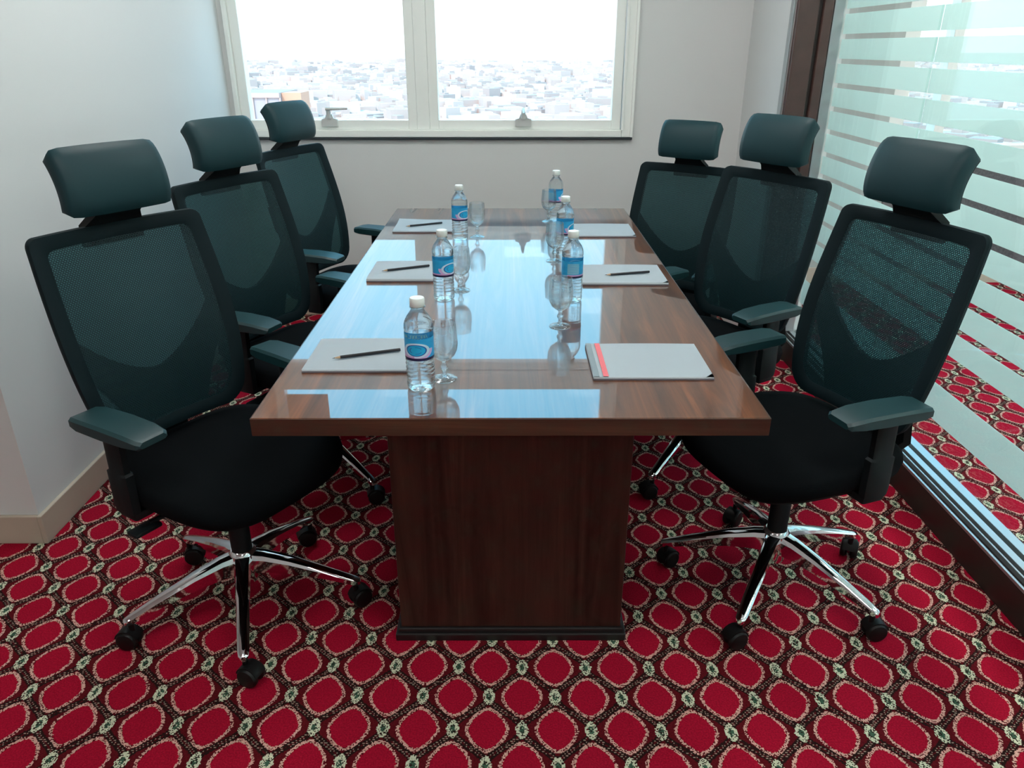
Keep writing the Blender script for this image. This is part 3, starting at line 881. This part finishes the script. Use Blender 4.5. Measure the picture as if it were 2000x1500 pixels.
# ---- bottles
def bottle_meshes():
    pf = [(0, .004), (.014, .0035), (.018, .0), (.025, .0), (.0292, .004), (.0305, .012)]
    z = .014
    while z < .070:
        pf += [(.0305, z), (.0292, z+.003), (.0292, z+.005), (.0305, z+.008)]; z += .0092
    pf += [(.0303, .072), (.0303, .121), (.0308, .123), (.0308, .128), (.0297, .131), (.0308, .134), (.0305, .144), (.0285, .152), (.0235, .162), (.0165, .172), (.0132, .177), (.0130, .181), (.0165, .1815), (.0165, .183), (.0125, .184), (.0125, .190), (0, .190)]
    b = D.meshes.new('bottle_body'); bm = lathe(NB(), pf, 40); bmesh.ops.recalc_face_normals(bm, faces=bm.faces[:]); bm.to_mesh(b); bm.free(); b.materials.append(M['water']); smooth(b, 50)
    bm = NB(); n = 48; uvl = bm.loops.layers.uv.new('UVMap')
    rr = .0307
    lo = [bm.verts.new((rr*math.sin(2*PI*i/n), rr*math.cos(2*PI*i/n), .0725)) for i in range(n+1)]
    hi = [bm.verts.new((rr*math.sin(2*PI*i/n), rr*math.cos(2*PI*i/n), .1205)) for i in range(n+1)]
    for i in range(n):
        f = bm.faces.new((lo[i], hi[i], hi[i+1], lo[i+1]))
        for lp, uv_ in zip(f.loops, ((i/n, 0), (i/n, 1), ((i+1)/n, 1), ((i+1)/n, 0))): lp[uvl].uv = (1-uv_[0], uv_[1])
    l = D.meshes.new('bottle_label'); bm.to_mesh(l); bm.free(); l.materials.append(M['label']); smooth(l, 80)
    bm = NB(); n = 48; rings = []
    for (r0, z_) in ((.0146, .1835), (.0152, .1845), (.0152, .1995), (.0142, .2015), (.010, .2018), (.002, .2018)):
        rings.append([((r0+(.0004 if k % 2 and r0 > .015 else 0))*math.cos(2*PI*k/n), (r0+(.0004 if k % 2 and r0 > .015 else 0))*math.sin(2*PI*k/n), z_) for k in range(n)])
    loft(bm, rings, cap0=True, cap1=True); bmesh.ops.recalc_face_normals(bm, faces=bm.faces[:])
    c_ = D.meshes.new('bottle_cap'); bm.to_mesh(c_); bm.free(); c_.materials.append(M['cap']); smooth(c_, 40)
    return b, l, c_
BB, BL, BC = bottle_meshes()
def bottle(x, y, rz, label):
    r = empty('water_bottle', (x, y, ZT+.0003), rz); tag(r, label, 'bottle', 'plastic water bottles on the table')
    for nme, me_ in (('body', BB), ('label_wrap', BL), ('cap', BC)): link(D.objects.new(nme, me_), r)
for a in ((-0.192, 1.490, -.13, 'small clear water bottle with oval emblem on its blue label, nearest on the left'),
          (-0.193, 2.118, .9, 'small clear water bottle with blue label, middle one of the left row'),
          (-0.192, 2.875, .8, 'small clear water bottle with blue label, left row, at the window end'),
          (0.176, 2.105, 2.6, 'small clear water bottle showing small print on its blue label, nearest on the right'),
          (0.190, 2.640, 1.2, 'small clear water bottle with blue label, middle one of the right row'),
          (0.191, 3.240, 1.6, 'small clear water bottle with blue label, right row, at the window end')):
    bottle(*a)
# ---- goblets
pf = [(0, .0045), (.010, .0042), (.026, .0012), (.0275, .0), (.0285, .0012), (.020, .0045), (.009, .0075), (.0052, .012), (.0048, .020), (.0085, .026), (.0088, .030), (.005, .036), (.006, .043), (.014, .048),
      (.024, .058), (.0300, .074), (.0318, .092), (.0308, .115), (.0290, .140), (.0284, .1480), (.0278, .1485), (.0272, .1480), (.0278, .140), (.0296, .115), (.0305, .092), (.0286, .075), (.0225, .060), (.012, .051), (0, .049)]
pf = [(r_, z_ if z_ < .05 else .05+(z_-.05)*.82) for r_, z_ in pf]
gm = D.meshes.new('goblet'); bm = lathe(NB(), list(pf), 40); bmesh.ops.recalc_face_normals(bm, faces=bm.faces[:])
bm.to_mesh(gm); bm.free(); gm.materials.append(M['goblet']); smooth(gm, 50)
def goblet(x, y, label):
    o = link(D.objects.new('water_goblet', gm)); o.location = (x, y, ZT+.0003)
    tag(o, label, 'glass', 'stemmed water glasses on the table')
for a in ((-0.146, 1.535, 'short stemmed water glass right behind the nearest left bottle'),
          (-0.150, 2.200, 'short stemmed water glass beside the middle left bottle'),
          (-0.128, 2.905, 'short stemmed water glass beside the left bottle at the window end'),
          (0.130, 1.880, 'short stemmed water glass in front of the nearest right bottle'),
          (0.150, 2.545, 'short stemmed water glass in front of the middle right bottle'),
          (0.160, 3.190, 'short stemmed water glass in front of the right bottle at the window end')):
    goblet(*a)
